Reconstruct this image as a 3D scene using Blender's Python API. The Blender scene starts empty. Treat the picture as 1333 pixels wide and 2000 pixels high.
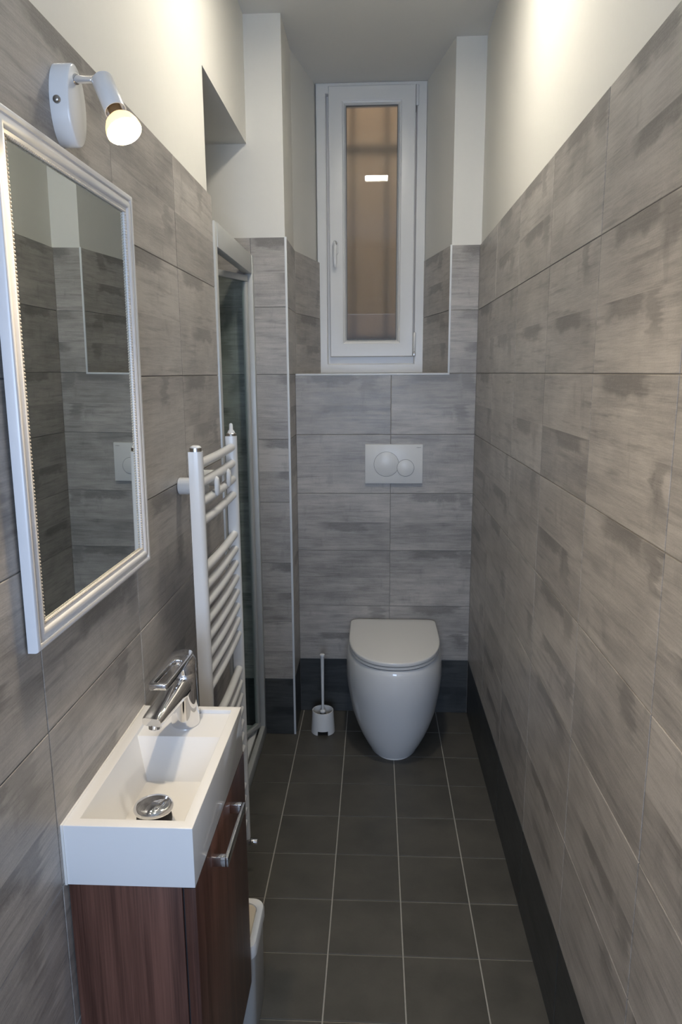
import bpy, bmesh, math, random
from mathutils import Vector, Matrix
random.seed(7)
S = bpy.context.scene
COL = S.collection
PI = math.pi

# ------------------------------------------------------------------ camera
F_PX = 1389.45; CAM_H = 1.5048; PITCH = 0.19326; YAW = 0.0487; ROLL = -0.00624
cp, sp, cy, sy = math.cos(PITCH), math.sin(PITCH), math.cos(YAW), math.sin(YAW)
fw = Vector((-sy*cp, cy*cp, -sp)); rt0 = Vector((cy, sy, 0)); up0 = rt0.cross(fw)
rt = math.cos(ROLL)*rt0 + math.sin(ROLL)*up0
up = -math.sin(ROLL)*rt0 + math.cos(ROLL)*up0
cd = bpy.data.cameras.new('camera'); cam = bpy.data.objects.new('camera', cd); COL.objects.link(cam)
cd.sensor_fit = 'VERTICAL'; cd.sensor_height = 36; cd.lens = F_PX/2000*36; cd.clip_start = 0.02
cam.matrix_world = Matrix(((rt.x, up.x, -fw.x, 0), (rt.y, up.y, -fw.y, 0), (rt.z, up.z, -fw.z, CAM_H), (0, 0, 0, 1)))
S.camera = cam

# ------------------------------------------------------------------ light and exposure
W = bpy.data.worlds.new('world'); S.world = W; W.use_nodes = True
bg = W.node_tree.nodes['Background']; bg.inputs[0].default_value = (0.62, 0.72, 1.0, 1); bg.inputs[1].default_value = 0.25

def area(name, loc, target, sx, sy_, power, color, spread=180):
    l = bpy.data.lights.new(name, 'AREA'); l.shape = 'RECTANGLE'; l.size = sx; l.size_y = sy_
    l.energy = power; l.color = color; l.spread = math.radians(spread)
    o = bpy.data.objects.new(name, l); COL.objects.link(o); o.location = loc
    o.rotation_euler = (Vector(target)-Vector(loc)).to_track_quat('-Z', 'Y').to_euler()
    return o
# daylight from the room behind the open doorway
area('daylight_from_hall', (-0.02, -1.3, 1.38), (-0.02, 2.0, 1.1), 0.7, 0.84, 13, (0.56, 0.72, 1.0))
# added warm fill light, brightens the tan wall behind the frosted pane
area('backdrop_fill', (0.0, 3.66, 3.75), (0.0, 3.74, 1.8), 0.5, 0.2, 6.5, (1.0, 0.86, 0.66))
PANEL_STRENGTH = 67.0
BULB_STRENGTH = 34.0
SPOT_POWER = 9.5

S.view_settings.view_transform = 'Standard'; S.view_settings.look = 'None'
S.view_settings.gamma = 1; S.view_settings.exposure = 1.28; S.view_settings.use_curve_mapping = False

# ------------------------------------------------------------------ room dimensions (metres)
XR, XL, YB, YC, ZC, YW = 0.4137, -0.4672, 2.9901, 2.7715, 2.747, 3.40
XCOL = -0.333          # right side of the pier
SILL = 1.5; TILE_TOP = 2.0; ROW = 0.25
YREAR = -0.8

# ------------------------------------------------------------------ node helpers
class NT:
    def __init__(s, name):
        s.m = bpy.data.materials.new(name); s.m.use_nodes = True
        s.t = s.m.node_tree; s.b = s.t.nodes['Principled BSDF']
    def n(s, typ, **kw):
        nd = s.t.nodes.new(typ)
        for k, v in kw.items(): setattr(nd, k, v)
        return nd
    def put(s, sock, v):
        if isinstance(v, bpy.types.NodeSocket): s.t.links.new(v, sock)
        elif v is not None: sock.default_value = v
    def math(s, op, a, b=None, c=None, clamp=False):
        nd = s.n('ShaderNodeMath', operation=op, use_clamp=clamp)
        for i, v in enumerate((a, b, c)): s.put(nd.inputs[i], v)
        return nd.outputs[0]
    def sstep(s, v, lo, hi):
        nd = s.n('ShaderNodeMapRange', interpolation_type='SMOOTHSTEP')
        s.put(nd.inputs[0], v); s.put(nd.inputs[1], lo); s.put(nd.inputs[2], hi)
        return nd.outputs[0]
    def mix(s, f, a, b):
        nd = s.n('ShaderNodeMix', data_type='RGBA')
        s.put(nd.inputs[0], f); s.put(nd.inputs[6], a); s.put(nd.inputs[7], b)
        return nd.outputs[2]
    def comb(s, x, y, z):
        nd = s.n('ShaderNodeCombineXYZ')
        for i, v in enumerate((x, y, z)): s.put(nd.inputs[i], v)
        return nd.outputs[0]
    def noise(s, vec, scale=1, detail=2, rough=0.5, dist=0):
        nd = s.n('ShaderNodeTexNoise'); s.put(nd.inputs['Vector'], vec)
        nd.inputs['Scale'].default_value = scale; nd.inputs['Detail'].default_value = detail
        nd.inputs['Roughness'].default_value = rough; nd.inputs['Distortion'].default_value = dist
        return nd.outputs[0]
    def objc(s):
        tc = s.n('ShaderNodeTexCoord'); sx = s.n('ShaderNodeSeparateXYZ'); s.t.links.new(tc.outputs['Object'], sx.inputs[0])
        return tc.outputs['Object'], sx.outputs[0], sx.outputs[1], sx.outputs[2]
    def rnd(s): return s.n('ShaderNodeObjectInfo').outputs['Random']
    def bump(s, h, strength, dist=0.001):
        nd = s.n('ShaderNodeBump'); nd.inputs['Strength'].default_value = strength; nd.inputs['Distance'].default_value = dist
        s.put(nd.inputs['Height'], h); s.t.links.new(nd.outputs[0], s.b.inputs['Normal'])
    def set(s, **kw):
        for k, v in kw.items(): s.put(s.b.inputs[k.replace('_', ' ')], v)
        return s
def c4(r, g, b): return (r, g, b, 1)
def srgb(r, g, b):
    f = lambda v: (v/255/12.92 if v <= 10 else ((v/255+0.055)/1.055)**2.4)
    return (f(r), f(g), f(b), 1)

def plain(name, col, rough=0.4, metal=0.0, var=0.03, scale=30, spec=0.5, bump=0.0):
    k = NT(name); oc, x, y, z = k.objc()
    nz = k.noise(oc, scale, 3)
    dark = tuple(c*(1-var*2) for c in col[:3])+(1,)
    light = tuple(min(1, c*(1+var)) for c in col[:3])+(1,)
    k.set(Base_Color=k.mix(nz, dark, light), Roughness=rough, Metallic=metal)
    k.b.inputs['Specular IOR Level'].default_value = spec
    if bump: k.bump(nz, bump)
    return k.m

def tile_mat(name, light, mid, dark, stroke):
    # brushed wood / concrete look print: two boards to a tile, streaks along the length, dark brush strokes
    k = NT(name); oc, x, y, z = k.objc(); r = k.rnd()
    mul = lambda p, q: k.math('MULTIPLY', p, q)
    add = lambda p, q: k.math('ADD', p, q)
    sub = lambda p, q: k.math('SUBTRACT', p, q)
    board = k.math('GREATER_THAN', y, 0.1245)
    yl = sub(y, mul(board, 0.1245))                                        # 0..0.125 in its board
    seed = add(mul(r, 97.0), mul(board, 13.7))
    ph = add(x, mul(seed, 1.31))
    def nz(fx, fy, off, det=3, ro=0.55, di=0.0): return k.noise(k.comb(mul(ph, fx), mul(yl, fy), add(seed, off)), 1, det, ro, di)
    broad = nz(4.0, 13, 0); strk = nz(7, 95, 2, 4, 0.6); fine = nz(18, 430, 4, 3, 0.6); grain = nz(260, 330, 6, 2)
    cloud = nz(13, 15, 8, 3, 0.5)
    rt_ = lambda off: k.noise(k.comb(mul(seed, 7.13), mul(seed, 3.37), off), 1, 0)
    tone = rt_(0.5)
    v = mul(sub(broad, 0.5), 1.2)
    for n_, w_ in ((strk, 1.0), (fine, 0.8), (grain, 0.45), (cloud, 0.6), (tone, 0.9)): v = add(v, mul(sub(n_, 0.5), w_))
    v = k.math('ADD', v, 0.58, clamp=True)
    base = k.mix(v, mid, light)
    # a dark stroke under the upper edge of a board that turns down in a ragged smear at its end
    rag = add(mul(sub(cloud, 0.5), 0.10), mul(sub(strk, 0.5), 0.09))
    xs_ = add(add(x, mul(sub(rt_(3.1), 0.5), 0.22)), rag)
    ys_ = add(yl, mul(sub(nz(16, 20, 11, 4, 0.6), 0.5), 0.05))
    on1 = k.sstep(rt_(7.7), 0.44, 0.54); on2 = k.sstep(rt_(9.3), 0.46, 0.56)
    m1 = mul(mul(k.sstep(ys_, 0.084, 0.100), mul(k.sstep(xs_, 0.06, 0.11), sub(1.0, k.sstep(xs_, 0.26, 0.31)))), on1)
    m2 = mul(mul(k.sstep(xs_, 0.285, 0.305), sub(1.0, k.sstep(xs_, 0.335, 0.36))), mul(k.sstep(ys_, 0.03, 0.08), mul(on2, 0.75)))
    m3 = mul(k.sstep(nz(5, 60, 21, 4, 0.65), 0.52, 0.72), 0.75)
    m4 = mul(k.sstep(nz(24, 9, 33, 4, 0.6), 0.58, 0.72), 0.35)
    brk = add(0.45, mul(k.sstep(add(fine, mul(grain, 0.7)), 0.55, 1.05), 0.55))
    m = add(add(m1, m2), add(m3, m4)); m = mul(k.math('MINIMUM', m, 1.0), mul(brk, stroke))
    line = mul(sub(1.0, k.sstep(k.math('ABSOLUTE', sub(y, 0.1245)), 0.0004, 0.0016)), 0.3)
    col = k.mix(line, k.mix(m, base, dark), light)
    k.set(Base_Color=col, Roughness=add(0.27, mul(strk, 0.18)))
    k.bump(add(mul(strk, 0.6), add(mul(fine, 0.5), mul(grain, 0.3))), 0.35, 0.0012)
    return k.m

def floor_mat():
    k = NT('floor_tile'); oc, x, y, z = k.objc(); r = k.rnd()
    sd = k.math('MULTIPLY', r, 50.0)
    n1 = k.noise(k.comb(x, y, sd), 9, 4, 0.6); n2 = k.noise(k.comb(x, y, sd), 220, 2)
    v = k.math('ADD', k.math('MULTIPLY', k.math('SUBTRACT', n1, 0.5), 1.6), 0.5, clamp=True)
    v = k.math('ADD', v, k.math('MULTIPLY', k.math('SUBTRACT', n2, 0.5), 0.25), clamp=True)
    k.set(Base_Color=k.mix(v, c4(0.055, 0.052, 0.045), c4(0.110, 0.102, 0.086)), Roughness=k.math('ADD', 0.38, k.math('MULTIPLY', n1, 0.2)))
    k.bump(n2, 0.12); return k.m

def wood_mat():
    k = NT('walnut_laminate'); oc, x, y, z = k.objc()
    u = k.math('ADD', x, y)
    g = k.noise(k.comb(k.math('MULTIPLY', u, 95), k.math('MULTIPLY', z, 2.2), 1.0), 1, 4, 0.6, 0.3)
    g2 = k.noise(k.comb(k.math('MULTIPLY', u, 420), k.math('MULTIPLY', z, 6), 4.0), 1, 3, 0.6)
    g3 = k.noise(k.comb(k.math('MULTIPLY', u, 22), k.math('MULTIPLY', z, 0.8), 7.0), 1, 2)
    v = k.math('ADD', k.math('MULTIPLY', g, 0.6), k.math('MULTIPLY', g2, 0.35))
    v = k.math('ADD', v, k.math('MULTIPLY', k.math('SUBTRACT', g3, 0.5), 0.7))
    v = k.sstep(v, 0.22, 0.75)
    k.set(Base_Color=k.mix(v, c4(0.050, 0.020, 0.014), c4(0.185, 0.085, 0.060)), Roughness=0.32); return k.m

def emis(name, col, strength, base=(0.9, 0.9, 0.9, 1)):
    k = NT(name); k.set(Base_Color=base, Emission_Color=col, Emission_Strength=strength); return k.m

def glassm(name, col, rough=0.0, ior=1.45):
    k = NT(name); oc, x, y, z = k.objc()
    k.set(Base_Color=col, Roughness=rough, IOR=ior); k.b.inputs['Transmission Weight'].default_value = 1.0
    return k.m

M = {}
M['tile'] = tile_mat('wall_tile', c4(0.515, 0.482, 0.446), c4(0.250, 0.235, 0.220), c4(0.105, 0.098, 0.092), 0.66)
M['dark_tile'] = tile_mat('skirting_tile', c4(0.070, 0.074, 0.075), c4(0.030, 0.034, 0.037), c4(0.014, 0.017, 0.020), 0.7)
M['floor_tile'] = floor_mat()
M['plaster'] = plain('white_paint', c4(0.77, 0.755, 0.705), 0.75, var=0.008, scale=60, bump=0.05)
M['ceiling'] = plain('ceiling_paint', c4(0.74, 0.73, 0.70), 0.8, var=0.008, scale=60)
M['grout'] = plain('grey_grout', c4(0.31, 0.295, 0.275), 0.9, var=0.08, scale=200)
M['floor_grout'] = plain('pale_grout', c4(0.40, 0.38, 0.34), 0.9, var=0.1, scale=120)
M['trim'] = plain('white_metal_trim', c4(0.72, 0.74, 0.76), 0.35, var=0.02)
M['ceramic'] = plain('white_ceramic', c4(0.82, 0.82, 0.815), 0.06, var=0.01, scale=8)
M['seat_plastic'] = plain('white_seat_plastic', c4(0.78, 0.77, 0.75), 0.22, var=0.01, scale=8)
M['plastic'] = plain('white_plastic', c4(0.76, 0.76, 0.75), 0.33, var=0.015, scale=20)
M['pvc'] = plain('white_window_profile', c4(0.79, 0.785, 0.765), 0.28, var=0.01, scale=12)
M['enamel'] = plain('white_enamel', c4(0.80, 0.80, 0.79), 0.22, var=0.01, scale=20)
M['frame_paint'] = plain('white_frame_paint', c4(0.78, 0.78, 0.79), 0.28, var=0.02, scale=30)
M['bead'] = plain('pale_gold_bead', c4(0.72, 0.66, 0.58), 0.35, var=0.05)
M['chrome'] = plain('chrome', c4(0.80, 0.80, 0.81), 0.05, 1.0, var=0.01)
M['nickel'] = plain('dull_nickel', c4(0.45, 0.43, 0.40), 0.3, 1.0, var=0.05)
M['alu'] = plain('matt_aluminium', c4(0.52, 0.53, 0.52), 0.4, 0.2, var=0.03)
M['mirror'] = plain('mirror_silver', c4(0.72, 0.76, 0.74), 0.0, 1.0, var=0.0)
M['dark'] = plain('dark_gap', c4(0.02, 0.02, 0.022), 0.7, var=0.1)
M['groove'] = plain('grey_groove', c4(0.16, 0.165, 0.17), 0.5, var=0.05)
M['wood'] = wood_mat()
M['beige'] = plain('beige_lid_insert', c4(0.72, 0.62, 0.47), 0.45, var=0.02, scale=20)
M['bin_grey'] = plain('light_grey_plastic', c4(0.50, 0.50, 0.49), 0.35, var=0.02, scale=20)
M['sealant'] = plain('white_sealant', c4(0.78, 0.77, 0.74), 0.5, var=0.02)
M['bristle'] = plain('grey_bristle', c4(0.10, 0.10, 0.10), 0.9, var=0.2, scale=300, bump=0.6)
M['clear_glass'] = glassm('clear_glass', c4(0.97, 0.99, 0.98))
k = NT('shower_glass'); lw = k.n('ShaderNodeLayerWeight'); lw.inputs['Blend'].default_value = 0.5; fr = k.math('ADD', 0.03, k.math('MULTIPLY', k.math('POWER', lw.outputs['Facing'], 5.0), 0.5), clamp=True)
tr = k.n('ShaderNodeBsdfTransparent'); gl = k.n('ShaderNodeBsdfGlossy'); mx = k.n('ShaderNodeMixShader'); gl.inputs['Roughness'].default_value = 0.0
oc, x, y, z = k.objc()
k.put(tr.inputs['Color'], k.mix(k.noise(oc, 6, 2), c4(0.83, 0.89, 0.885), c4(0.87, 0.92, 0.915)))
k.t.links.new(fr, mx.inputs[0]); k.t.links.new(tr.outputs[0], mx.inputs[1]); k.t.links.new(gl.outputs[0], mx.inputs[2])
k.t.links.new(mx.outputs[0], k.t.nodes['Material Output'].inputs['Surface']); k.t.nodes.remove(k.b)
M['shower_glass'] = k.m
M['frosted'] = glassm('frosted_glass', c4(0.95, 0.93, 0.90), 0.46, 1.45)
M['tan'] = plain('tan_render', c4(0.56, 0.40, 0.245), 0.9, var=0.08, scale=14)
M['iron'] = plain('dark_iron', c4(0.035, 0.032, 0.03), 0.6, var=0.1)
M['panel'] = emis('led_diffuser', c4(1.0, 0.93, 0.80), PANEL_STRENGTH)
M['bulb_face'] = emis('bulb_face', c4(1.0, 0.80, 0.48), BULB_STRENGTH)
M['bulb_glass'] = emis('bulb_reflector_glass', c4(1.0, 0.64, 0.24), 0.5, c4(0.9, 0.85, 0.7))
M['brass'] = plain('brown_ceramic_cap', c4(0.25, 0.15, 0.07), 0.4, var=0.1)

# ------------------------------------------------------------------ mesh helpers
def link(name, me, mat, parent=None):
    o = bpy.data.objects.new(name, me); COL.objects.link(o)
    if mat is not None and not me.materials: me.materials.append(mat)
    if parent is not None:
        o.parent = parent
        o.matrix_parent_inverse = parent.matrix_basis.inverted()
    return o
def fin(name, bm, mat, parent=None, smooth=None, bevel=None, seg=2, recalc=True):
    if recalc: bmesh.ops.recalc_face_normals(bm, faces=bm.faces)
    if bevel:
        es = [e for e in bm.edges if len(e.link_faces) == 2 and e.calc_face_angle(0) > 0.5]
        bmesh.ops.bevel(bm, geom=es, offset=bevel, segments=seg, profile=0.5, affect='EDGES', clamp_overlap=True)
        if smooth is None: smooth = 40
    if smooth:
        for f in bm.faces: f.smooth = True
        for e in bm.edges:
            if len(e.link_faces) == 2: e.smooth = e.calc_face_angle(0) < math.radians(smooth)
    me = bpy.data.meshes.new(name); bm.to_mesh(me); bm.free()
    return link(name, me, mat, parent)
def add_box(bm, x0, x1, y0, y1, z0, z1):
    v = [bm.verts.new(p) for p in ((x0,y0,z0),(x1,y0,z0),(x1,y1,z0),(x0,y1,z0),(x0,y0,z1),(x1,y0,z1),(x1,y1,z1),(x0,y1,z1))]
    for f in ((0,3,2,1),(4,5,6,7),(0,1,5,4),(1,2,6,5),(2,3,7,6),(3,0,4,7)): bm.faces.new([v[i] for i in f])
def box(name, x0, x1, y0, y1, z0, z1, mat, parent=None, bevel=None, seg=2):
    bm = bmesh.new(); add_box(bm, x0, x1, y0, y1, z0, z1); return fin(name, bm, mat, parent, bevel=bevel, seg=seg)
def prism(bm, pts, z0, z1):
    a = [bm.verts.new((x, y, z0)) for x, y in pts]; b = [bm.verts.new((x, y, z1)) for x, y in pts]
    n = len(pts); bm.faces.new(a[::-1]); bm.faces.new(b)
    for i in range(n): bm.faces.new((a[i], a[(i+1) % n], b[(i+1) % n], b[i]))
def loft(bm, rings, cap=True, closed=True):
    R = [[bm.verts.new(p) for p in r] for r in rings]
    n = len(R[0])
    for a, b in zip(R, R[1:]):
        for i in range(n if closed else n-1): bm.faces.new((a[i], a[(i+1) % n], b[(i+1) % n], b[i]))
    if cap: bm.faces.new(R[0][::-1]); bm.faces.new(R[-1])
    return R
def circle(c, ax, r, n=20, ry=None, ref=None):
    ax = Vector(ax).normalized(); ref = Vector(ref) if ref else (Vector((0, 0, 1)) if abs(ax.z) < 0.9 else Vector((1, 0, 0)))
    u = ref.cross(ax).normalized(); w = ax.cross(u); ry = r if ry is None else ry
    return [Vector(c)+u*r*math.cos(2*PI*i/n)+w*ry*math.sin(2*PI*i/n) for i in range(n)]
def lathe(bm, origin, axis, prof, n=24, cap=True):   # prof: (radius, height along the axis)
    ax = Vector(axis).normalized(); o = Vector(origin)
    loft(bm, [circle(o+ax*h, ax, max(r, 1e-4), n) for r, h in prof], cap)
def tube(bm, pts, r, n=12):
    pts = [Vector(p) for p in pts]; rings = []
    for i, p in enumerate(pts):
        d = (pts[min(i+1, len(pts)-1)]-pts[max(i-1, 0)]); rr = r[i] if isinstance(r, (list, tuple)) else r
        rings.append(circle(p, d, rr, n))
    loft(bm, rings)
def rrect(cx, cyy, w, h, r, n=5):
    out = []
    for sx, sy_, a0 in ((1, 1, 0), (-1, 1, 90), (-1, -1, 180), (1, -1, 270)):
        for i in range(n+1):
            a = math.radians(a0+90*i/n)
            out.append((cx+sx*(w/2-r)+r*math.cos(a), cyy+sy_*(h/2-r)+r*math.sin(a)))
    return out
def empty(name, loc, label, cat, group=None):
    o = bpy.data.objects.new(name, None); COL.objects.link(o); o.location = loc; o.empty_display_size = 0.05
    o['label'] = label; o['category'] = cat
    if group: o['group'] = group
    return o
def struct(o, label=None, cat=None):
    o['kind'] = 'structure'
    if label: o['label'] = label
    if cat: o['category'] = cat
    return o

TILE_ME = {}
def tile(parent, origin, ux, uy, L, H, mat, gap=0.0018, t=0.006, b=0.0011):
    key = (round(L, 4), round(H, 4), mat.name)
    if key not in TILE_ME:
        bm = bmesh.new(); x0, x1, y0, y1 = gap/2, L-gap/2, gap/2, H-gap/2
        def ring(i, z): return [bm.verts.new(p) for p in ((x0+i, y0+i, z), (x1-i, y0+i, z), (x1-i, y1-i, z), (x0+i, y1-i, z))]
        r = [ring(0, -t), ring(0, -b), ring(b*0.35, -b*0.3), ring(b, 0)]
        for a, c in zip(r, r[1:]):
            for i in range(4): bm.faces.new((a[i], a[(i+1) % 4], c[(i+1) % 4], c[i]))
        bm.faces.new(r[-1])
        me = bpy.data.meshes.new('tile'); bm.to_mesh(me); bm.free(); me.materials.append(mat); TILE_ME[key] = me
    o = bpy.data.objects.new('tile', TILE_ME[key]); COL.objects.link(o)
    ux = Vector(ux).normalized(); uy = Vector(uy).normalized(); nn = ux.cross(uy)
    o.parent = parent
    dz = random.uniform(-0.0003, 0.0003)
    og = Vector(origin)+nn*dz
    mw = Matrix(((ux.x, uy.x, nn.x, og.x), (ux.y, uy.y, nn.y, og.y), (ux.z, uy.z, nn.z, og.z), (0, 0, 0, 1)))
    o.matrix_local = mw
    return o
def rowmat(z): return M['dark_tile'] if z < 0.2 else M['tile']

# ------------------------------------------------------------------ room shell
UPV = (0, 0, 1)
TB = 0.0025     # grout bed lies this far behind the tile faces
PB = 0.005      # plaster lies this far behind the tile faces
# floor
fl = struct(box('floor', -1.35, XR+0.15, YREAR-1.2, 3.6, -0.15, -TB, M['floor_grout']))
FS = 0.19829; FX0 = -0.31916; FY0 = 2.80383
xs = [XL-0.006, FX0, FX0+FS, FX0+2*FS, FX0+3*FS, XR+0.004]
ys = [YB+0.004]+[FY0-FS*i for i in range(18)]
for j in range(len(ys)-1):
    for i in range(len(xs)-1):
        tile(fl, (xs[i], ys[j+1], 0), (1, 0, 0), (0, 1, 0), xs[i+1]-xs[i], ys[j]-ys[j+1], M['floor_tile'], gap=0.0038, b=0.0008)
# ceiling
struct(box('ceiling', XL-0.2, XR+0.15, YREAR-0.1, YW+0.06, ZC, ZC+0.12, M['ceiling']))

# right wall
wr = struct(box('wall_right', XR+PB, XR+0.15, YREAR, 3.5, 0, ZC, M['plaster']))
box('grout_bed', XR+TB, XR+PB+0.002, YREAR, YB+0.01, 0, TILE_TOP-0.001, M['grout'], wr)
RJ = [YB+0.003, 2.578, 2.185, 1.793, 1.400, 1.007, 0.613, 0.220, -0.173, -0.566]
for r in range(8):
    for a, b in zip(RJ, RJ[1:]):
        tile(wr, (XR, a, r*ROW), (0, -1, 0), UPV, a-b, ROW, rowmat(r*ROW))

# left wall with the shower opening
YJ, YJT, LINT = 2.100, 2.135, 2.324
bm = bmesh.new()
add_box(bm, XL-0.12, XL-PB, YREAR, YJ, 0, ZC)
add_box(bm, XL-0.12, XL-PB, YJ, YC+0.01, LINT, ZC)
wl = struct(fin('wall_left', bm, M['plaster']))
box('grout_bed', XL-0.12, XL-TB, YREAR, YJT-0.001, 0, TILE_TOP-0.001, M['grout'], wl)
LJ = [YJT, 1.735, 1.328, 0.920, 0.513, 0.106, -0.301, -0.708]
for r in range(8):
    for a, b in zip(LJ, LJ[1:]):
        tile(wl, (XL, b, r*ROW), (0, 1, 0), UPV, a-b, ROW, rowmat(r*ROW))

# pier at the far left (its face carries on into the shower), side turned to the window
bm = bmesh.new()
prism(bm, [(-1.35, YC+PB), (XCOL-PB, YC+PB), (XCOL-PB, 3.067), (-0.261, YW+0.06), (-1.35, YW+0.06)], 0, ZC)
wp = struct(fin('wall_far_left', bm, M['plaster']))
bm = bmesh.new()
prism(bm, [(-1.30, YC+TB), (XCOL-TB, YC+TB), (XCOL-TB, 3.067), (-0.2585, YW), (-0.30, YW), (-0.45, 3.0), (-1.30, 2.9)], 0, TILE_TOP-0.001)
fin('grout_bed', bm, M['grout'], wp)
PX = [XCOL-0.002, -0.468, -0.866, -1.25]
for r in range(8):
    for a, b in zip(PX, PX[1:]):
        tile(wp, (b, YC, r*ROW), (1, 0, 0), UPV, a-b, ROW, rowmat(r*ROW))
    ye = YB+0.003 if r < 6 else 3.066
    tile(wp, (XCOL, YC+0.003, r*ROW), (0, 1, 0), UPV, ye-YC-0.003, ROW, rowmat(r*ROW))
    if r >= 6:
        d = Vector((-0.256-XCOL, YW-3.067, 0)); tile(wp, (XCOL, 3.067, r*ROW), d, UPV, d.length, ROW, M['tile'])

# back wall: parapet under the sill and strip right of the niche
RE0 = (0.2975, YB); RE1 = (0.2185, YW)
bm = bmesh.new()
add_box(bm, XCOL, XR+0.02, YB+PB, YW+0.06, 0, SILL-0.004)
prism(bm, [(RE0[0]+PB, YB+PB), (XR+0.02, YB+PB), (XR+0.02, YW+0.06), (RE1[0]+PB, YW+0.06), (RE1[0]+PB, YW)], SILL-0.004, ZC)
wb = struct(fin('wall_back', bm, M['plaster']))
bm = bmesh.new()
add_box(bm, XCOL, XR+0.004, YB+TB, YB+0.02, 0, SILL-0.002)
prism(bm, [(RE0[0]+TB, YB+TB), (XR+0.004, YB+TB), (XR+0.004, YB+0.02), (0.32, YW), (RE1[0]+TB, YW)], SILL-0.002, TILE_TOP-0.001)
fin('grout_bed', bm, M['grout'], wb)
BX = [XCOL, 0.065, XR]
for r in range(6):
    for a, b in zip(BX, BX[1:]):
        tile(wb, (a, YB, r*ROW), (1, 0, 0), UPV, b-a, ROW, rowmat(r*ROW))
for r in (6, 7):
    tile(wb, (RE0[0], YB, r*ROW), (1, 0, 0), UPV, XR-RE0[0], ROW, M['tile'])
    d = Vector((RE0[0]-RE1[0], RE0[1]-RE1[1], 0)); tile(wb, (RE1[0], RE1[1], r*ROW), d, UPV, d.length, ROW, M['tile'])
for a, b in ((-0.333, 0.065), (0.065, 0.297)):
    tile(wb, (a, YB+0.002, SILL), (1, 0, 0), (0, 1, 0), b-a, 0.40, M['tile'])

# shower alcove shell
bm = bmesh.new()
add_box(bm, -1.35, -1.255, 2.0, YC+0.02, 0, LINT+0.1)
add_box(bm, -1.35, XL-0.12, 2.0, 2.10, 0, LINT+0.1)
add_box(bm, -1.35, XL-0.12, 2.0, YC+0.02, LINT, LINT+0.1)
ws = struct(fin('wall_shower', bm, M['plaster']))
for r in range(8):
    for b in (2.105, 2.44):
        tile(ws, (-1.25, b, r*ROW), (0, 1, 0), UPV, 0.335 if b < 2.2 else 0.33, ROW, rowmat(r*ROW))
# rear wall with the open doorway behind the camera
bm = bmesh.new()
add_box(bm, XL-0.12, -0.40, YREAR-0.1, YREAR, 0, ZC); add_box(bm, 0.36, XR+0.15, YREAR-0.1, YREAR, 0, ZC)
add_box(bm, -0.40, 0.36, YREAR-0.1, YREAR, 2.1, ZC)
struct(fin('wall_rear', bm, M['plaster']))

# trims: white metal edge strips
struct(box('trim_1', XCOL-0.007, XCOL+0.0015, YC-0.0015, YC+0.007, 0, TILE_TOP+0.001, M['trim'], bevel=0.001))
struct(box('trim_2', RE0[0]-0.0015, RE0[0]+0.006, YB-0.0015, YB+0.006, SILL+0.002, TILE_TOP+0.001, M['trim'], bevel=0.001))
struct(box('trim_3', XCOL+0.002, RE0[0]+0.006, YB-0.0015, YB+0.006, SILL-0.006, SILL+0.002, M['trim'], bevel=0.001))

# ------------------------------------------------------------------ window
def ring_frame(bm, x0, x1, z0, z1, prof, place):
    # prof: list of (inset, height); swept round the rectangle with mitred corners; place(u, v, h) -> point
    loops = []
    for i, h in prof:
        loops.append([bm.verts.new(place(u, v, h)) for u, v in ((x0+i, z0+i), (x1-i, z0+i), (x1-i, z1-i), (x0+i, z1-i))])
    for a, b in zip(loops, loops[1:]):
        for k in range(4): bm.faces.new((a[k], a[(k+1) % 4], b[(k+1) % 4], b[k]))
    return loops
win = bpy.data.objects.new('window_1', None); COL.objects.link(win); win.location = (-0.02, YW, SILL); struct(win)
bm = bmesh.new()
ring_frame(bm, -0.266, 0.2225, 1.5015, 2.7465, [(0, -0.05), (0, -0.003), (0.003, 0), (0.040, 0), (0.043, -0.002), (0.045, -0.03), (0.078, -0.03), (0.078, -0.05)], lambda u, v, h: (u, YW-h, v))
fin('window_frame', bm, M['pvc'], win, smooth=25)
bm = bmesh.new()
ring_frame(bm, -0.210, 0.1725, 1.577, 2.731, [(0, -0.004), (0, 0.008), (0.002, 0.011), (0.004, 0.012), (0.058, 0.012), (0.061, 0.011), (0.063, 0.008), (0.068, 0.006), (0.078, -0.008), (0.0785, -0.03)], lambda u, v, h: (u, YW-h, v))
sash = fin('sash', bm, M['pvc'], win, smooth=25)
box('glass_pane', -0.136, 0.098, YW+0.006, YW+0.010, 1.652, 2.657, M['clear_glass'], sash)
box('frosted_pane', -0.136, 0.098, YW+0.018, YW+0.022, 1.652, 2.657, M['frosted'], sash)['label'] = 'frosted inner pane'
bm = bmesh.new(); ring_frame(bm, -0.1335, 0.0955, 1.6545, 2.6545, [(0, -0.0055), (0, -0.001), (0.003, -0.001), (0.003, -0.0055)], lambda u, v, h: (u, YW-h, v))
fin('gasket', bm, M['groove'], sash)
# handle
hx = -0.183
bm = bmesh.new(); loft(bm, [[(x, YW-0.012-d, z) for x, z in rrect(hx, 2.062, 0.026, 0.066, 0.012)] for d in (-0.002, 0.007, 0.009)]); hd = fin('handle', bm, M['enamel'], sash, smooth=40)
bm = bmesh.new()
tube(bm, [(hx, YW-0.019, 2.078), (hx, YW-0.040, 2.078), (hx, YW-0.050, 2.074), (hx, YW-0.054, 2.062), (hx, YW-0.054, 2.02), (hx, YW-0.052, 1.985), (hx, YW-0.050, 1.972)], [0.009, 0.009, 0.0095, 0.010, 0.009, 0.0085, 0.006], 14)
fin('handle_grip', bm, M['enamel'], hd, smooth=60)
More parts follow.
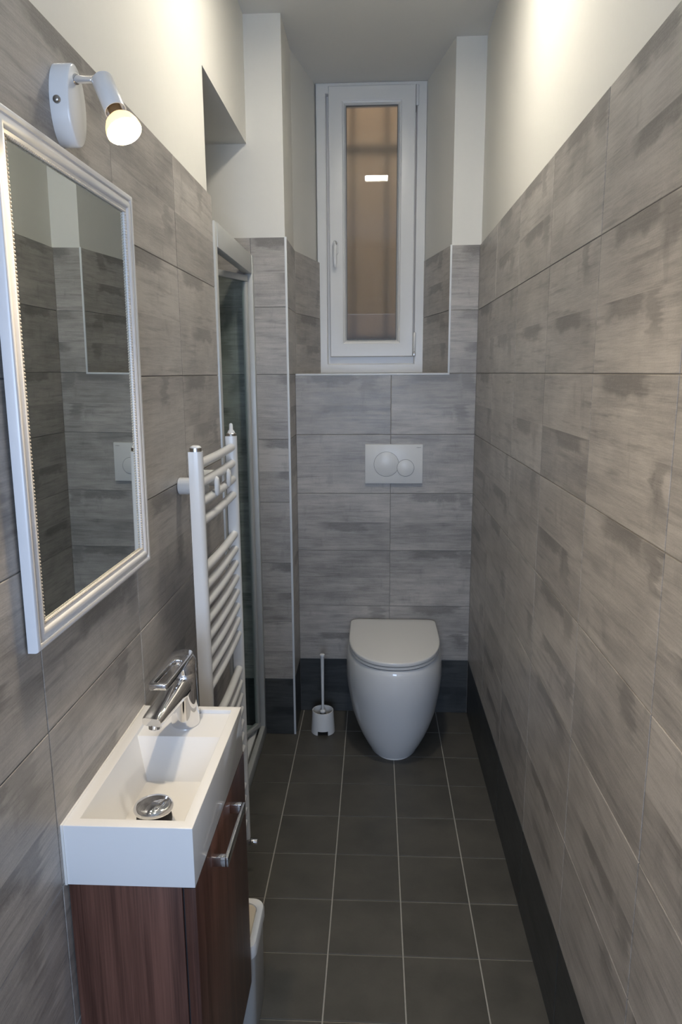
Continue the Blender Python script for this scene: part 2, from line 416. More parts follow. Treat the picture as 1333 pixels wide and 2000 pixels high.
# hinges
for z0, z1 in ((2.645, 2.728), (1.598, 1.685)):
    bm = bmesh.new(); lathe(bm, (0.1795, YW-0.009, z0), (0, 0, 1), [(0.005, 0), (0.0065, 0.002), (0.0065, z1-z0-0.002), (0.005, z1-z0)], 14)
    fin('hinge', bm, M['enamel'], win, smooth=50)
box('hinge_pin', 0.173, 0.185, YW-0.016, YW-0.002, 1.578, 1.596, M['nickel'], win, bevel=0.002)
box('sash_gap', 0.1730, 0.1745, YW-0.0045, YW+0.001, 2.62, 2.73, M['dark'], win)  # dark sliver paints the shaded gap beside the sash

# light well behind the window and the grille in it
struct(box('wall_light_well', -0.9, 0.9, 3.86, 3.95, 0.6, 3.6, M['tan']), None)
gr = empty('window_grille', (0, 3.53, 1.45), 'dark iron grille blurred behind the frosted window pane', 'grille')
for x in (-0.108, 0.050):
    bm = bmesh.new(); tube(bm, [(x, 3.53, 1.45), (x, 3.53, 2.95)], 0.009, 10); fin('bar', bm, M['iron'], gr, smooth=50)
for z in (1.66, 2.508):
    box('crossbar', -0.45, 0.45, 3.519, 3.541, z-0.018, z+0.018, M['iron'], gr, bevel=0.002)

# ------------------------------------------------------------------ ceiling light
cl = empty('ceiling_light', (0.003, 1.885, ZC), 'square flush ceiling light panel reflected in the window pane', 'light')
bm = bmesh.new(); ring_frame(bm, -0.082, 0.088, 1.800, 1.970, [(0, 0), (0, 0.010), (0.004, 0.012), (0.012, 0.012), (0.013, 0.006)], lambda u, v, h: (u, v, ZC-h))
fin('trim_ring', bm, M['enamel'], cl, smooth=30)
bm = bmesh.new(); add_box(bm, -0.069, 0.075, 1.813, 1.957, ZC-0.0065, ZC-0.001); fin('diffuser', bm, M['panel'], cl)

# ------------------------------------------------------------------ mirror
MY0, MY1, MZ0, MZ1 = 0.880, 1.366, 1.137, 1.823
mi = empty('wall_mirror', (XL, 1.117, MZ0), 'tall wall mirror in white moulded frame with a fine beaded inner edge', 'mirror')
tilt = 0.008
def mp(u, v, h): return (XL+0.002+h+(v-MZ0)*tilt, u, v)
bm = bmesh.new()
L = ring_frame(bm, MY0, MY1, MZ0, MZ1, [(0, 0), (0, 0.011), (0.0012, 0.0138), (0.0035, 0.0152), (0.007, 0.0152), (0.0095, 0.0142), (0.0105, 0.0115), (0.0125, 0.0122), (0.017, 0.0150), (0.022, 0.0148), (0.025, 0.0130), (0.026, 0.0108), (0.029, 0.0112), (0.0325, 0.0102), (0.0335, 0.004)], mp)
fin('frame', bm, M['frame_paint'], mi, smooth=35)
bm = bmesh.new(); v = [bm.verts.new(mp(a, b, h)) for h in (0.003, 0.0070) for a, b in ((MY0+0.033, MZ0+0.033), (MY1-0.033, MZ0+0.033), (MY1-0.033, MZ1-0.033), (MY0+0.033, MZ1-0.033))]
for f in ((3, 2, 1, 0), (4, 5, 6, 7), (0, 1, 5, 4), (1, 2, 6, 5), (2, 3, 7, 6), (3, 0, 4, 7)): bm.faces.new([v[i] for i in f])
fin('mirror_glass', bm, M['mirror'], mi)
bm = bmesh.new(); add_box(bm, XL+0.0005, XL+0.0045, MY0+0.01, MY1-0.01, MZ0+0.01, MZ1-0.01); fin('back_board', bm, M['dark'], mi)
bm = bmesh.new()
def bead(u, v):
    c = Vector(mp(u, v, 0.0100))
    m = Matrix.Translation(c) @ Matrix.Diagonal((0.0022, 0.0022, 0.0022, 1)); bmesh.ops.create_icosphere(bm, subdivisions=1, radius=1, matrix=m)
i = 0.0325; pitch = 0.0048
ny = int((MY1-MY0-2*i)/pitch); nz = int((MZ1-MZ0-2*i)/pitch)
for k in range(ny+1):
    u = MY0+i+(MY1-MY0-2*i)*k/ny; bead(u, MZ0+i); bead(u, MZ1-i)
for k in range(1, nz):
    v_ = MZ0+i+(MZ1-MZ0-2*i)*k/nz; bead(MY0+i, v_); bead(MY1-i, v_)
fin('beading', bm, M['bead'], mi, smooth=80)['kind'] = 'stuff'

# ------------------------------------------------------------------ wall spotlight
sl = empty('wall_spotlight', (XL, 1.118, 1.893), 'white wall spotlight lit with a warm bulb above the mirror', 'lamp')
bm = bmesh.new()
BCY, BCZ, BRY, BRZ = 1.1215, 1.892, 0.0325, 0.0565
rings = []
for sc, h in ((1.0, 0.0005), (1.0, 0.025), (0.985, 0.0275), (0.95, 0.0285)):
    rings.append([(XL+h, BCY+BRY*sc*math.cos(2*PI*k/40), BCZ+BRZ*sc*math.sin(2*PI*k/40)) for k in range(40)])
loft(bm, rings); bp = fin('base_plate', bm, M['enamel'], sl, smooth=50)
bm = bmesh.new(); lathe(bm, (XL+0.012, BCY-BRY-0.0005, BCZ-0.002), (0, -1, 0), [(0.0055, 0), (0.0055, 0.0025), (0.004, 0.0045), (0.0015, 0.005)], 14); fin('screw', bm, M['nickel'], bp, smooth=50)
ARM0 = Vector((XL+0.028, 1.118, 1.927)); ARM1 = Vector((-0.3865, 1.0890, 1.9125))
bm = bmesh.new(); lathe(bm, ARM0, ARM1-ARM0, [(0.0075, 0), (0.0075, 0.004), (0.0055, 0.005), (0.0055, 0.042), (0.007, 0.044), (0.007, 0.056)], 16); fin('arm', bm, M['chrome'], sl, smooth=50)
HD = Vector((0.41, -0.33, -0.85)).normalized(); H0 = Vector((-0.3885, 1.0885, 1.9155))
bm = bmesh.new(); lathe(bm, H0, HD, [(0.004, -0.002), (0.0125, 0), (0.0152, 0.003), (0.0152, 0.058), (0.014, 0.058), (0.013, 0.05)], 28)
fin('lamp_head', bm, M['enamel'], sl, smooth=50)
bm = bmesh.new(); lathe(bm, H0, HD, [(0.0095, 0.05), (0.0095, 0.066), (0.011, 0.070)], 20); bu = fin('bulb', bm, M['brass'], sl, smooth=40)
bm = bmesh.new(); lathe(bm, H0, HD, [(0.0115, 0.068), (0.015, 0.071), (0.0205, 0.077), (0.0240, 0.086), (0.0248, 0.091), (0.0246, 0.0935)], 28); fin('reflector', bm, M['bulb_glass'], bu, smooth=50)
bm = bmesh.new(); lathe(bm, H0, HD, [(0.0240, 0.0936), (0.0225, 0.0948), (0.0120, 0.0954), (0.001, 0.0955)], 28); fin('bulb_lens', bm, M['bulb_face'], bu, smooth=50)
ls = bpy.data.lights.new('spot_beam', 'SPOT'); ls.energy = SPOT_POWER; ls.color = (1.0, 0.80, 0.55); ls.spot_size = math.radians(160); ls.spot_blend = 1.0; ls.shadow_soft_size = 0.02
lo = bpy.data.objects.new('spot_beam', ls); COL.objects.link(lo); lo.location = H0+HD*0.10; lo.rotation_euler = HD.to_track_quat('-Z', 'Y').to_euler(); lo.parent = None

# ------------------------------------------------------------------ washbasin
BX0, BX1, BY0, BY1, BZ0, BZ1 = XL+0.0015, -0.2685, 0.930, 1.321, 0.745, 0.845
wbn = empty('washbasin', (-0.37, 1.12, BZ0), 'narrow white ceramic washbasin on the walnut cabinet', 'washbasin')
bm = bmesh.new()
def rect(x0, x1, y0, y1, z): return [bm.verts.new(p) for p in ((x0, y0, z), (x1, y0, z), (x1, y1, z), (x0, y1, z))]
def band(a, b):
    for k in range(4): bm.faces.new((a[k], a[(k+1) % 4], b[(k+1) % 4], b[k]))
o0 = rect(BX0, BX1, BY0, BY1, BZ0); o1 = rect(BX0, BX1, BY0, BY1, BZ1); bm.faces.new(o0[::-1]); band(o0, o1)
IX0, IX1, IY0, IY1 = -0.4455, -0.2855, 0.9485, 1.3055
i1 = rect(IX0, IX1, IY0, IY1, BZ1); band(o1, i1)
zs = 0.837; ysf = 1.213
# rim drops to the tap ledge at the far end and to the bowl
la, lb = bm.verts.new((IX0, ysf, zs)), bm.verts.new((IX1, ysf, zs))
lc, ld = bm.verts.new((IX1, IY1, zs)), bm.verts.new((IX0, IY1, zs))
na, nb = bm.verts.new((IX0+0.001, IY0+0.001, zs)), bm.verts.new((IX1-0.001, IY0+0.001, zs))
bm.faces.new((la, lb, lc, ld))
bm.faces.new((i1[2], i1[3], ld, lc)); bm.faces.new((i1[0], i1[1], nb, na))
bm.faces.new((i1[1], i1[2], lc, lb, nb)); bm.faces.new((i1[3], i1[0], na, la, ld))
zb = 0.772
fb = [bm.verts.new(p) for p in ((IX0+0.030, IY0+0.020, zb+0.004), (IX1-0.014, IY0+0.020, zb+0.004), (IX1-0.018, 1.155, zb+0.008), (IX0+0.034, 1.155, zb+0.008))]
up_ = [na, nb, lb, la]; band(up_, fb); bm.faces.new(fb)
fin('basin', bm, M['ceramic'], wbn, bevel=0.0055, seg=3, smooth=60)
bm = bmesh.new(); add_box(bm, XL-0.001, XL+0.0035, BY0-0.002, BY1, BZ0, BZ1+0.0015); fin('sealant', bm, M['sealant'], wbn, bevel=0.001)
DX, DY = -0.361, 1.035
bm = bmesh.new(); lathe(bm, (DX, DY, zb+0.001), (0, 0, 1), [(0.030, 0), (0.030, 0.0045), (0.026, 0.006), (0.021, 0.004)], 32); fin('drain_ring', bm, M['chrome'], wbn, smooth=40)
bm = bmesh.new(); lathe(bm, (DX, DY, zb+0.003), (0, 0, 1), [(0.027, 0), (0.029, 0.012), (0.028, 0.020), (0.02, 0.031)], 28); fin('drain_seal', bm, M['dark'], wbn, smooth=40)
bm = bmesh.new(); lathe(bm, (DX, DY, zb+0.034), (0, 0, 1), [(0.026, -0.002), (0.0315, 0.000), (0.0325, 0.003), (0.031, 0.007), (0.026, 0.0095), (0.015, 0.0115), (0.001, 0.012)], 40); fin('drain_plug', bm, M['chrome'], wbn, smooth=60)

# ------------------------------------------------------------------ tap
tp = empty('basin_tap', (-0.367, 1.266, zs), 'chrome single lever mixer tap standing on the far end of the washbasin', 'tap')
TX, TY = -0.3675, 1.266; zs += 0.0006
bm = bmesh.new()
prof = [(0.0268, 0), (0.0272, 0.003), (0.0262, 0.02), (0.0252, 0.05), (0.0246, 0.075), (0.0240, 0.098), (0.0225, 0.108), (0.018, 0.112)]
loft(bm, [circle((TX+h*0.03, TY-h*0.05, zs+h), (0, 0, 1), r, 32) for r, h in prof]); fin('tap_body', bm, M['chrome'], tp, smooth=60)
def sect(c, d, w, h, n=6, r=0.42):   # rounded rectangle across direction d
    d = Vector(d).normalized(); u = d.cross(Vector((0, 0, 1))).normalized(); w_ = u.cross(d)
    return [Vector(c)+u*a+w_*b for a, b in rrect(0, 0, w, h, min(w, h)*r, n)]
bm = bmesh.new()
sd = Vector((-0.024, -0.126, -0.020))
P0 = Vector((TX, TY-0.002, zs+0.086))
loft(bm, [sect(P0+sd*t, sd, w, h) for t, w, h in ((0, 0.046, 0.048), (0.2, 0.046, 0.043), (0.45, 0.0445, 0.034), (0.75, 0.0415, 0.026), (0.95, 0.039, 0.020), (1.0, 0.036, 0.016))])
fin('spout', bm, M['chrome'], tp, smooth=60)
AE = P0+sd*0.9+Vector((0, 0, -0.006))
bm = bmesh.new(); lathe(bm, AE, (0, -0.12, -1), [(0.0115, 0), (0.0115, 0.012), (0.0095, 0.0135), (0.008, 0.012)], 24); fin('aerator', bm, M['chrome'], tp, smooth=40)
# lever: a hub on top of the body and an open loop handle
bm = bmesh.new(); loft(bm, [circle((TX+0.003, TY-0.006, zs+0.108+h), (0, 0.0, 1), r, 28) for r, h in ((0.020, 0), (0.0240, 0.002), (0.0243, 0.014), (0.0235, 0.026), (0.0195, 0.033), (0.008, 0.036))]); lv = fin('lever', bm, M['chrome'], tp, smooth=60)
LZ = zs+0.137
def loop_outline(w0, w1, y0, y1, r):
    return None
bm = bmesh.new()
def flat(pts_out, pts_in, z_of, th):
    n = len(pts_out)
    A = [bm.verts.new((x, y, z_of(y)+th/2)) for x, y in pts_out]; B = [bm.verts.new((x, y, z_of(y)+th/2)) for x, y in pts_in]
    C_ = [bm.verts.new((x, y, z_of(y)-th/2)) for x, y in pts_out]; D = [bm.verts.new((x, y, z_of(y)-th/2)) for x, y in pts_in]
    for k in range(n):
        m = (k+1) % n
        bm.faces.new((A[k], A[m], B[m], B[k])); bm.faces.new((D[k], D[m], C_[m], C_[k]))
        bm.faces.new((A[m], A[k], C_[k], C_[m])); bm.faces.new((B[k], B[m], D[m], D[k]))
def lever_pts(w_rear, w_front, y_rear, y_front, dx, r):
    out = []
    for k in range(10):                                   # rounded rear
        a = PI*k/9; out.append((TX+0.003+w_rear/2*math.cos(a), y_rear+w_rear/2*0.8*math.sin(a)))
    for x, y in ((-w_front/2, y_front+r), (-w_front/2+r*0.3, y_front+r*0.3), (-w_front/2+r, y_front), (w_front/2-r, y_front), (w_front/2-r*0.3, y_front+r*0.3), (w_front/2, y_front+r)): out.append((TX+dx+x, y))
    return out
zl = lambda y: LZ+0.006+(y-TY)*0.07
flat(lever_pts(0.040, 0.034, TY-0.008, 1.134, -0.008, 0.005), lever_pts(0.018, 0.020, TY-0.044, 1.144, -0.008, 0.003), zl, 0.0105)
fin('lever_handle', bm, M['chrome'], lv, bevel=0.0028, seg=2, smooth=60)

# ------------------------------------------------------------------ vanity cabinet
va = empty('vanity_cabinet', (-0.37, 1.13, 0.185), 'dark walnut wall hung cabinet under the washbasin', 'cabinet')
CZ0, CZ1 = 0.187, 0.7445
box('side_panel', XL+0.006, -0.2905, 0.934, 0.950, CZ0, CZ1, M['wood'], va, bevel=0.0008)
box('side_panel', XL+0.006, -0.2905, 1.304, 1.320, CZ0, CZ1, M['wood'], va, bevel=0.0008)
box('bottom_panel', XL+0.006, -0.2905, 0.950, 1.304, CZ0, CZ0+0.016, M['wood'], va)
box('back_panel', XL+0.002, XL+0.006, 0.936, 1.318, CZ0, CZ1, M['wood'], va)
box('gap_strip', -0.2905, -0.2875, 0.940, 1.314, CZ0+0.004, CZ1, M['dark'], va)  # dark fill standing in for shade in the gap behind the door
dr = box('door', -0.2868, -0.2688, 0.9325, 1.331, CZ0, CZ1-0.003, M['wood'], va, bevel=0.0008)
bm = bmesh.new()
HX = -0.2415
add_box(bm, HX-0.006, HX, 1.036, 1.192, 0.700, 0.7175)
add_box(bm, -0.2688, HX-0.004, 1.036, 1.046, 0.700, 0.7175); add_box(bm, -0.2688, HX-0.004, 1.182, 1.192, 0.700, 0.7175)
fin('door_handle', bm, M['chrome'], dr, bevel=0.0006, smooth=30)

# ------------------------------------------------------------------ towel radiator
ra = empty('towel_radiator', (-0.392, 1.725, 0.09), 'white ladder towel radiator on the left wall beside the shower', 'radiator')
RX, RY0, RY1, RZ0, RZ1 = -0.392, 1.535, 1.925, 0.115, 1.338
def dpost(bm, x, y, z0, z1):
    prof = [(-0.014, -0.0145), (0.006, -0.0145), (0.0105, -0.0125), (0.0135, -0.009), (0.015, -0.004), (0.015, 0.004), (0.0135, 0.009), (0.0105, 0.0125), (0.006, 0.0145), (-0.014, 0.0145)]
    prism(bm, [(x+a, y+b) for a, b in prof], z0, z1)
for y in (RY0, RY1):
    bm = bmesh.new(); dpost(bm, RX, y, RZ0, RZ1); fin('post', bm, M['enamel'], ra, smooth=50)
bm = bmesh.new(); lathe(bm, (RX, RY0, RZ1), (0, 0, 1), [(0.0135, 0), (0.0135, 0.008)], 20); ec = fin('end_cap', bm, M['nickel'], ra, smooth=40)
bm = bmesh.new(); lathe(bm, (RX, RY0, RZ1+0.008), (0, 0, 1), [(0.0125, 0), (0.0115, 0.003), (0.007, 0.005), (0.001, 0.0055)], 20); fin('cap_cover', bm, M['enamel'], ec, smooth=60)
bm = bmesh.new(); lathe(bm, (RX, RY1, RZ1), (0, 0, 1), [(0.0135, 0), (0.014, 0.006), (0.012, 0.008)], 20); av = fin('air_vent', bm, M['nickel'], ra, smooth=40)
bm = bmesh.new(); lathe(bm, (RX, RY1, RZ1+0.007), (0, 0, 1), [(0.011, 0), (0.009, 0.006), (0.0055, 0.010), (0.005, 0.024), (0.003, 0.027)], 16); fin('vent_plug', bm, M['enamel'], av, smooth=50)
zbars = [1.308-0.0435*k for k in range(4)]+[1.066-0.0415*k for k in range(8)]+[0.668-0.041*k for k in range(7)]+[0.30-0.041*k for k in range(4)]
bar_me = None
for z in zbars:
    if bar_me is None:
        bm = bmesh.new(); pts = []
        for k in range(13):
            t = k/12; pts.append((RX+0.001+0.004*math.sin(PI*t), RY0+0.004+(RY1-RY0-0.008)*t, 0))
        tube(bm, pts, 0.0108, 12)
        o = fin('bar', bm, M['enamel'], ra, smooth=60); bar_me = o.data
    else: o = link('bar', bar_me, None, ra)
    o.matrix_parent_inverse = Matrix.Identity(4); o.location = (0-ra.location.x, 0-ra.location.y, z-ra.location.z)
def bulge(y): return RX+0.001+0.004*math.sin(PI*(y-RY0-0.004)/(RY1-RY0-0.008))
for y in (1.655, 1.790):
    bm = bmesh.new(); lathe(bm, (XL+0.001, y, 1.2425), (1, 0, 0), [(0.019, 0), (0.0205, 0.002), (0.0205, bulge(y)-XL-0.012)], 24); br = fin('bracket', bm, M['plastic'], ra, smooth=40)
    bm = bmesh.new(); cx = bulge(y)+0.009
    rings = [[(cx+d, y+a*s, 1.2425+b*s) for a, b in [(0.0125*math.cos(2*PI*k/20), 0.024*math.sin(2*PI*k/20)) for k in range(20)]] for d, s in ((0, 0.96), (0.004, 1.0), (0.008, 0.85), (0.0095, 0.5))]
    loft(bm, rings); fin('clip', bm, M['plastic'], br, smooth=50)
bm = bmesh.new()
tube(bm, [(RX, RY1, RZ0+0.002), (RX, RY1, RZ0-0.02)], 0.011, 14); tube(bm, [(RX-0.0, RY1, RZ0-0.018), (XL+0.002, RY1, RZ0-0.018)], 0.009, 14)
vl = fin('valve', bm, M['chrome'], ra, smooth=50)
bm = bmesh.new(); lathe(bm, (RX+0.008, RY1+0.004, RZ0-0.018), (1, 0.0, 0), [(0.010, 0), (0.010, 0.006), (0.0085, 0.007), (0.0085, 0.026), (0.007, 0.028)], 18); fin('valve_cap', bm, M['chrome'], vl, smooth=40)
bm = bmesh.new(); tube(bm, [(RX, RY0, RZ0+0.002), (RX, RY0, RZ0-0.02), (RX-0.02, RY0, RZ0-0.028), (XL+0.002, RY0, RZ0-0.028)], 0.010, 14); fin('valve', bm, M['chrome'], ra, smooth=50)

# ------------------------------------------------------------------ shower tray and door
st = empty('shower_tray', (-0.86, 2.45, 0), 'low white shower tray behind the glass shower door', 'shower tray')
bm = bmesh.new()
o0 = rect(-1.245, XL-0.0215, YJT+0.002, YC-0.002, 0.0005); o1 = rect(-1.245, XL-0.0215, YJT+0.002, YC-0.002, 0.040); bm.faces.new(o0[::-1]); band(o0, o1)
i1 = rect(-1.205, XL-0.045, YJT+0.03, YC-0.035, 0.040); band(o1, i1); i2 = rect(-1.185, XL-0.065, YJT+0.05, YC-0.055, 0.022); band(i1, i2); bm.faces.new(i2)
fin('tray_body', bm, M['ceramic'], st, bevel=0.004, smooth=50)
bm = bmesh.new(); lathe(bm, (-0.86, 2.46, 0.0222), (0, 0, 1), [(0.045, 0), (0.045, 0.003), (0.04, 0.005), (0.001, 0.006)], 28); fin('drain_cover', bm, M['chrome'], st, smooth=40)

sh = empty('shower_door', (XL-0.01, 2.45, 0.0), 'folding shower door of glass in a pale aluminium frame', 'shower door')
FX_0, FX_1 = XL-0.020, XL+0.010
box('jamb_profile', FX_0, FX_1-0.004, YJT, YJT+0.028, 0.001, 1.935, M['alu'], sh, bevel=0.002)
box('jamb_profile', FX_0, FX_1, YC-0.030, YC-0.0005, 0.001, 1.935, M['alu'], sh, bevel=0.002)
box('header_rail', FX_0, FX_1-0.002, YJT+0.028, YC-0.030, 1.866, 1.935, M['alu'], sh, bevel=0.002)
box('bottom_rail', FX_1-0.020, FX_1, YJT+0.028, YC-0.030, 0.0005, 0.052, M['alu'], sh, bevel=0.0025)
def leaf(p, q):
    p = Vector(p); q = Vector(q); d = (q-p); Ln = d.length; d.normalize(); n = Vector((-d.y, d.x, 0))
    def bx(nm, u0, u1, t0, t1, z0, z1, mat, par, bv=None):
        bm = bmesh.new(); add_box(bm, u0, u1, t0, t1, z0, z1)
        for v in bm.verts: v.co = p+d*v.co.x+n*v.co.y+Vector((0, 0, v.co.z))
        return fin(nm, bm, mat, par, bevel=bv)
    g = bx('door_leaf', 0.012, Ln-0.012, -0.0025, 0.0025, 0.070, 1.845, M['shower_glass'], sh); g['label'] = 'greenish clear glass leaf'
    bx('leaf_rail', 0, Ln, -0.009, 0.009, 0.056, 0.076, M['alu'], g, 0.0015); bx('leaf_rail', 0, Ln, -0.009, 0.009, 1.838, 1.860, M['alu'], g, 0.0015)
    bx('leaf_stile', 0, 0.016, -0.0088, 0.0088, 0.077, 1.837, M['alu'], g, 0.0015); bx('leaf_stile', Ln-0.016, Ln, -0.0088, 0.0088, 0.077, 1.837, M['alu'], g, 0.0015)
leaf((XL-0.014, YC-0.042, 0), (XL-0.125, 2.462, 0))
leaf((XL-0.129, 2.448, 0), (XL-0.016, 2.180, 0))

# ------------------------------------------------------------------ toilet
TCX = 0.0795
to = empty('toilet', (TCX, 2.75, 0), 'white back to wall toilet with closed lid', 'toilet')
def dsec(w, yf, yb, z, ln, n=28, e=2.25, back_r=0.03):
    # D section: superellipse nose of length ln, straight sides, rounded back corners
    pts = []
    for k in range(n+1):
        a = PI*k/n; c, s = math.cos(a), math.sin(a)
        pts.append((TCX-w*math.copysign(abs(c)**(2/e), c), yf+ln-ln*abs(s)**(2/e), z))
    for k in range(5):
        a = PI/2*k/4; pts.append((TCX+w-back_r+back_r*math.cos(a), yb-back_r+back_r*math.sin(a), z))
    for k in range(5):
        a = PI/2+PI/2*k/4; pts.append((TCX-w+back_r+back_r*math.cos(a), yb-back_r+back_r*math.sin(a), z))
    return pts
YT = YB-0.0015
bm = bmesh.new()
spec = [(0.0005, 0.105, 2.582), (0.010, 0.109, 2.577), (0.035, 0.126, 2.562), (0.07, 0.1445, 2.545), (0.11, 0.1610, 2.528), (0.16, 0.1770, 2.511), (0.21, 0.1855, 2.500), (0.26, 0.1930, 2.489), (0.31, 0.1960, 2.482), (0.36, 0.1945, 2.480), (0.39, 0.1905, 2.483), (0.406, 0.1865, 2.487), (0.413, 0.182, 2.492)]
loft(bm, [dsec(w, yf, YT, z, min(0.30, 1.35*w+0.045), e=2.15) for z, w, yf in spec]); bowl = fin('bowl', bm, M['ceramic'], to, smooth=60)
bm = bmesh.new(); loft(bm, [dsec(0.178, 2.494, 2.955, z, 0.27) for z in (0.4128, 0.4165)]); fin('seat_gap_shade', bm, M['dark'], to, smooth=40)  # dark slab paints the shade in the gap under the seat
bm = bmesh.new(); loft(bm, [dsec(w, yf, 2.962, z, 0.275) for z, w, yf in ((0.4165, 0.181, 2.490), (0.418, 0.1825, 2.488), (0.426, 0.1825, 2.488), (0.4275, 0.181, 2.490))]); fin('seat', bm, M['seat_plastic'], to, smooth=40)
bm = bmesh.new(); loft(bm, [dsec(0.1785, 2.493, 2.955, z, 0.27) for z in (0.4272, 0.4305)]); fin('lid_gap_shade', bm, M['dark'], to, smooth=40)  # dark layer stands in for shade between seat and lid
bm = bmesh.new(); loft(bm, [dsec(w, yf, yb, z, 0.28, back_r=0.032) for z, w, yf, yb in ((0.4305, 0.181, 2.489, 2.968), (0.432, 0.183, 2.486, 2.970), (0.4425, 0.1835, 2.485, 2.971), (0.4455, 0.182, 2.487, 2.970), (0.4467, 0.178, 2.491, 2.966))]); fin('lid', bm, M['seat_plastic'], to, smooth=50)
bm = bmesh.new(); loft(bm, [dsec(w, yf, YT, z, 0.225, e=2.15) for z, w, yf in ((0.0, 0.1075, 2.5785), (0.0025, 0.107, 2.579), (0.004, 0.1045, 2.582))]); fin('sealant', bm, M['sealant'], to, smooth=40)

# ------------------------------------------------------------------ flush plate
fp = empty('flush_plate', (0.079, YB, 1.127), 'white dual flush plate with two round buttons on the back wall', 'flush plate')
PYF = YB-0.012
bm = bmesh.new(); add_box(bm, -0.0425, 0.1995, PYF, YB+0.001, 1.0445, 1.2095); fin('plate', bm, M['plastic'], fp, bevel=0.0018)
def disc(nm, cx, cz, r, y0, y1, mat, par, bev=0.0008):
    bm = bmesh.new(); lathe(bm, (cx, y0, cz), (0, -1, 0), [(r, 0), (r, y0-y1-0.0004), (r-bev, y0-y1)], 48); return fin(nm, bm, mat, par, smooth=40)
BGX, BGZ, BGR, SMX, SMZ, SMR = 0.0470, 1.1265, 0.0515, 0.1275, 1.1110, 0.0350
g1 = disc('button_groove', BGX, BGZ, BGR+0.0013, PYF+0.001, PYF-0.0003, M['groove'], fp, 0.0001); g1['label'] = 'grey gap round the large button'
b1 = disc('large_button', BGX, BGZ, BGR, PYF+0.0008, PYF-0.0010, M['plastic'], fp)
g2 = disc('button_groove', SMX, SMZ, SMR+0.0013, PYF+0.0008, PYF-0.0014, M['groove'], fp, 0.0001); g2['label'] = 'grey gap round the small button'
b2 = disc('small_button', SMX, SMZ, SMR, PYF+0.0006, PYF-0.0021, M['plastic'], fp)
tc = bpy.data.curves.new('text', 'FONT'); tc.body = 'GEBERIT'; tc.size = 0.0052; tc.extrude = 0.0001; tc.align_x = 'CENTER'
tob = bpy.data.objects.new('text', tc); COL.objects.link(tob); bpy.context.view_layer.update()
tme = bpy.data.meshes.new_from_object(tob.evaluated_get(bpy.context.evaluated_depsgraph_get())); bpy.data.objects.remove(tob)
tme.materials.clear()
tx = link('lettering', tme, M['groove'], fp); tx.matrix_parent_inverse = Matrix.Identity(4)
tx.matrix_basis = Matrix.Translation((0.1825-0.079, PYF-0.0002-YB, 1.1945-1.127)) @ Matrix.Rotation(PI/2, 4, 'X')

# ------------------------------------------------------------------ toilet brush and holder
QX, QY = -0.2195, 2.806
bh = empty('brush_holder', (QX, QY, 0), 'round white brush holder with a notch on the floor left of the toilet', 'brush holder')
bm = bmesh.new(); n = 60; rows = [(0.0505, 0.0), (0.0500, 0.019), (0.0475, 0.055), (0.0452, 0.094), (0.0446, 0.097), (0.0425, 0.097), (0.0415, 0.09), (0.0435, 0.055), (0.0460, 0.019), (0.0465, 0.0)]
V = [[bm.verts.new((QX+r*math.cos(2*PI*k/n), QY+r*math.sin(2*PI*k/n), z)) for k in range(n)] for r, z in rows]
nk = [k for k in range(n) if abs((2*PI*(k+0.5)/n-1.5*PI-0.03)) < 0.46]
for ri in range(len(rows)-1):
    for k in range(n):
        if k in nk and ri in (0, len(rows)-2): continue
        m = (k+1) % n; bm.faces.new((V[ri][k], V[ri][m], V[ri+1][m], V[ri+1][k]))
k0, k1 = nk[0], (nk[-1]+1) % n
for k in range(n):
    m = (k+1) % n
    if k in nk: bm.faces.new((V[1][k], V[1][m], V[-2][m], V[-2][k]))
    else: bm.faces.new((V[0][k], V[0][m], V[-1][m], V[-1][k]))
for k in (k0, k1): bm.faces.new((V[0][k], V[1][k], V[-2][k], V[-1][k]))
fin('holder_body', bm, M['plastic'], bh, smooth=50)
bm = bmesh.new(); lathe(bm, (QX, QY, 0.022), (0, 0, 1), [(0.044, 0), (0.0435, 0.002)], 32); fin('holder_floor', bm, M['dark'], bh, smooth=40)
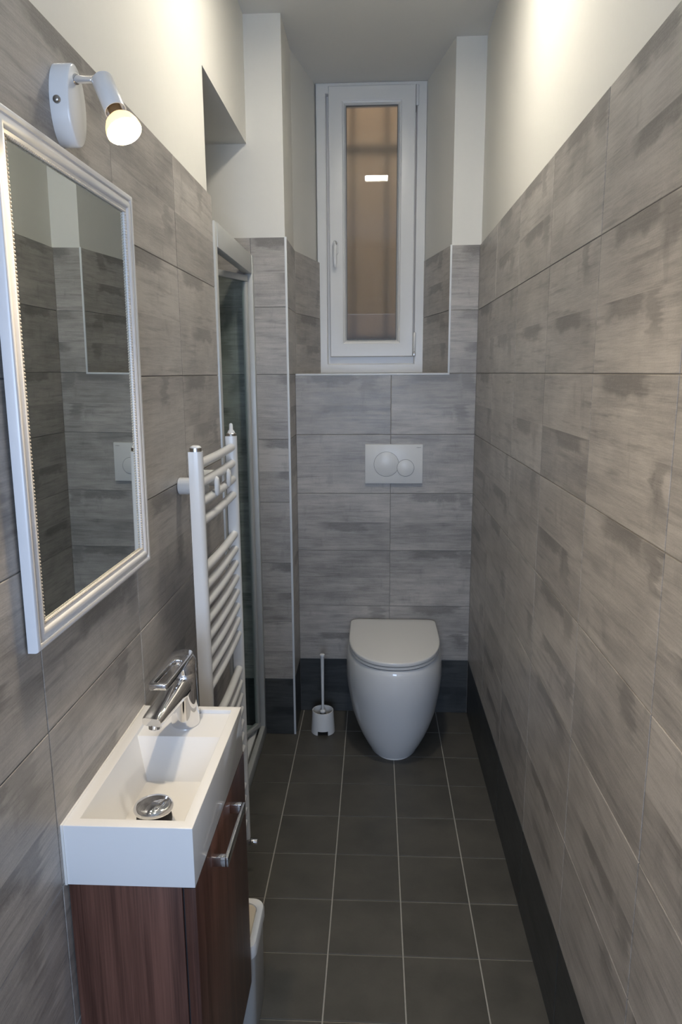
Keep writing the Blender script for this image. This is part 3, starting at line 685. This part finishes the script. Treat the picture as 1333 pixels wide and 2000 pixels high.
tb = empty('toilet_brush', (QX, QY, 0.024), 'white handled toilet brush standing in its holder', 'brush')
bm = bmesh.new(); lathe(bm, (QX, QY, 0.0), (0, 0, 1), [(0.0052, 0.092), (0.0056, 0.14), (0.0066, 0.24), (0.0078, 0.335), (0.0088, 0.337), (0.0102, 0.341), (0.0102, 0.346), (0.008, 0.349), (0.001, 0.350)], 20); fin('brush_handle', bm, M['plastic'], tb, smooth=50)
bm = bmesh.new(); lathe(bm, (QX, QY, 0.0), (0, 0, 1), [(0.009, 0.082), (0.012, 0.085), (0.0125, 0.092), (0.009, 0.096), (0.006, 0.098)], 20); fin('collar', bm, M['plastic'], tb, smooth=50)
bm = bmesh.new(); lathe(bm, (QX, QY, 0.0), (0, 0, 1), [(0.012, 0.026), (0.027, 0.03), (0.031, 0.045), (0.029, 0.062), (0.018, 0.074), (0.006, 0.082)], 24); fin('bristle_head', bm, M['bristle'], tb, smooth=60)['kind'] = 'stuff'

# ------------------------------------------------------------------ waste bin
bi = empty('waste_bin', (-0.355, 1.425, 0), 'small grey waste bin with a white rimmed beige lid behind the cabinet', 'bin')
bcx, bcy, bw, bd = -0.3545, 1.4235, 0.178, 0.156
bm = bmesh.new(); loft(bm, [[(x, y, z) for x, y in rrect(bcx, bcy, bw+a, bd+a, 0.026, 6)] for z, a in ((0.0005, -0.012), (0.008, -0.006), (0.225, 0.0))]); fin('bin_body', bm, M['bin_grey'], bi, smooth=40)
bm = bmesh.new(); loft(bm, [[(x, y, z) for x, y in rrect(bcx, bcy, bw+a, bd+a, 0.028, 6)] for z, a in ((0.225, 0.002), (0.226, 0.007), (0.248, 0.007), (0.254, 0.002), (0.255, -0.008), (0.253, -0.024), (0.246, -0.026))]); ld_ = fin('bin_lid', bm, M['plastic'], bi, smooth=50)
bm = bmesh.new(); loft(bm, [[(x, y, z) for x, y in rrect(bcx, bcy, bw-0.030+a, bd-0.030+a, 0.018, 6)] for z, a in ((0.243, 0), (0.2495, 0), (0.251, -0.003))]); fin('lid_insert', bm, M['beige'], ld_, smooth=40)
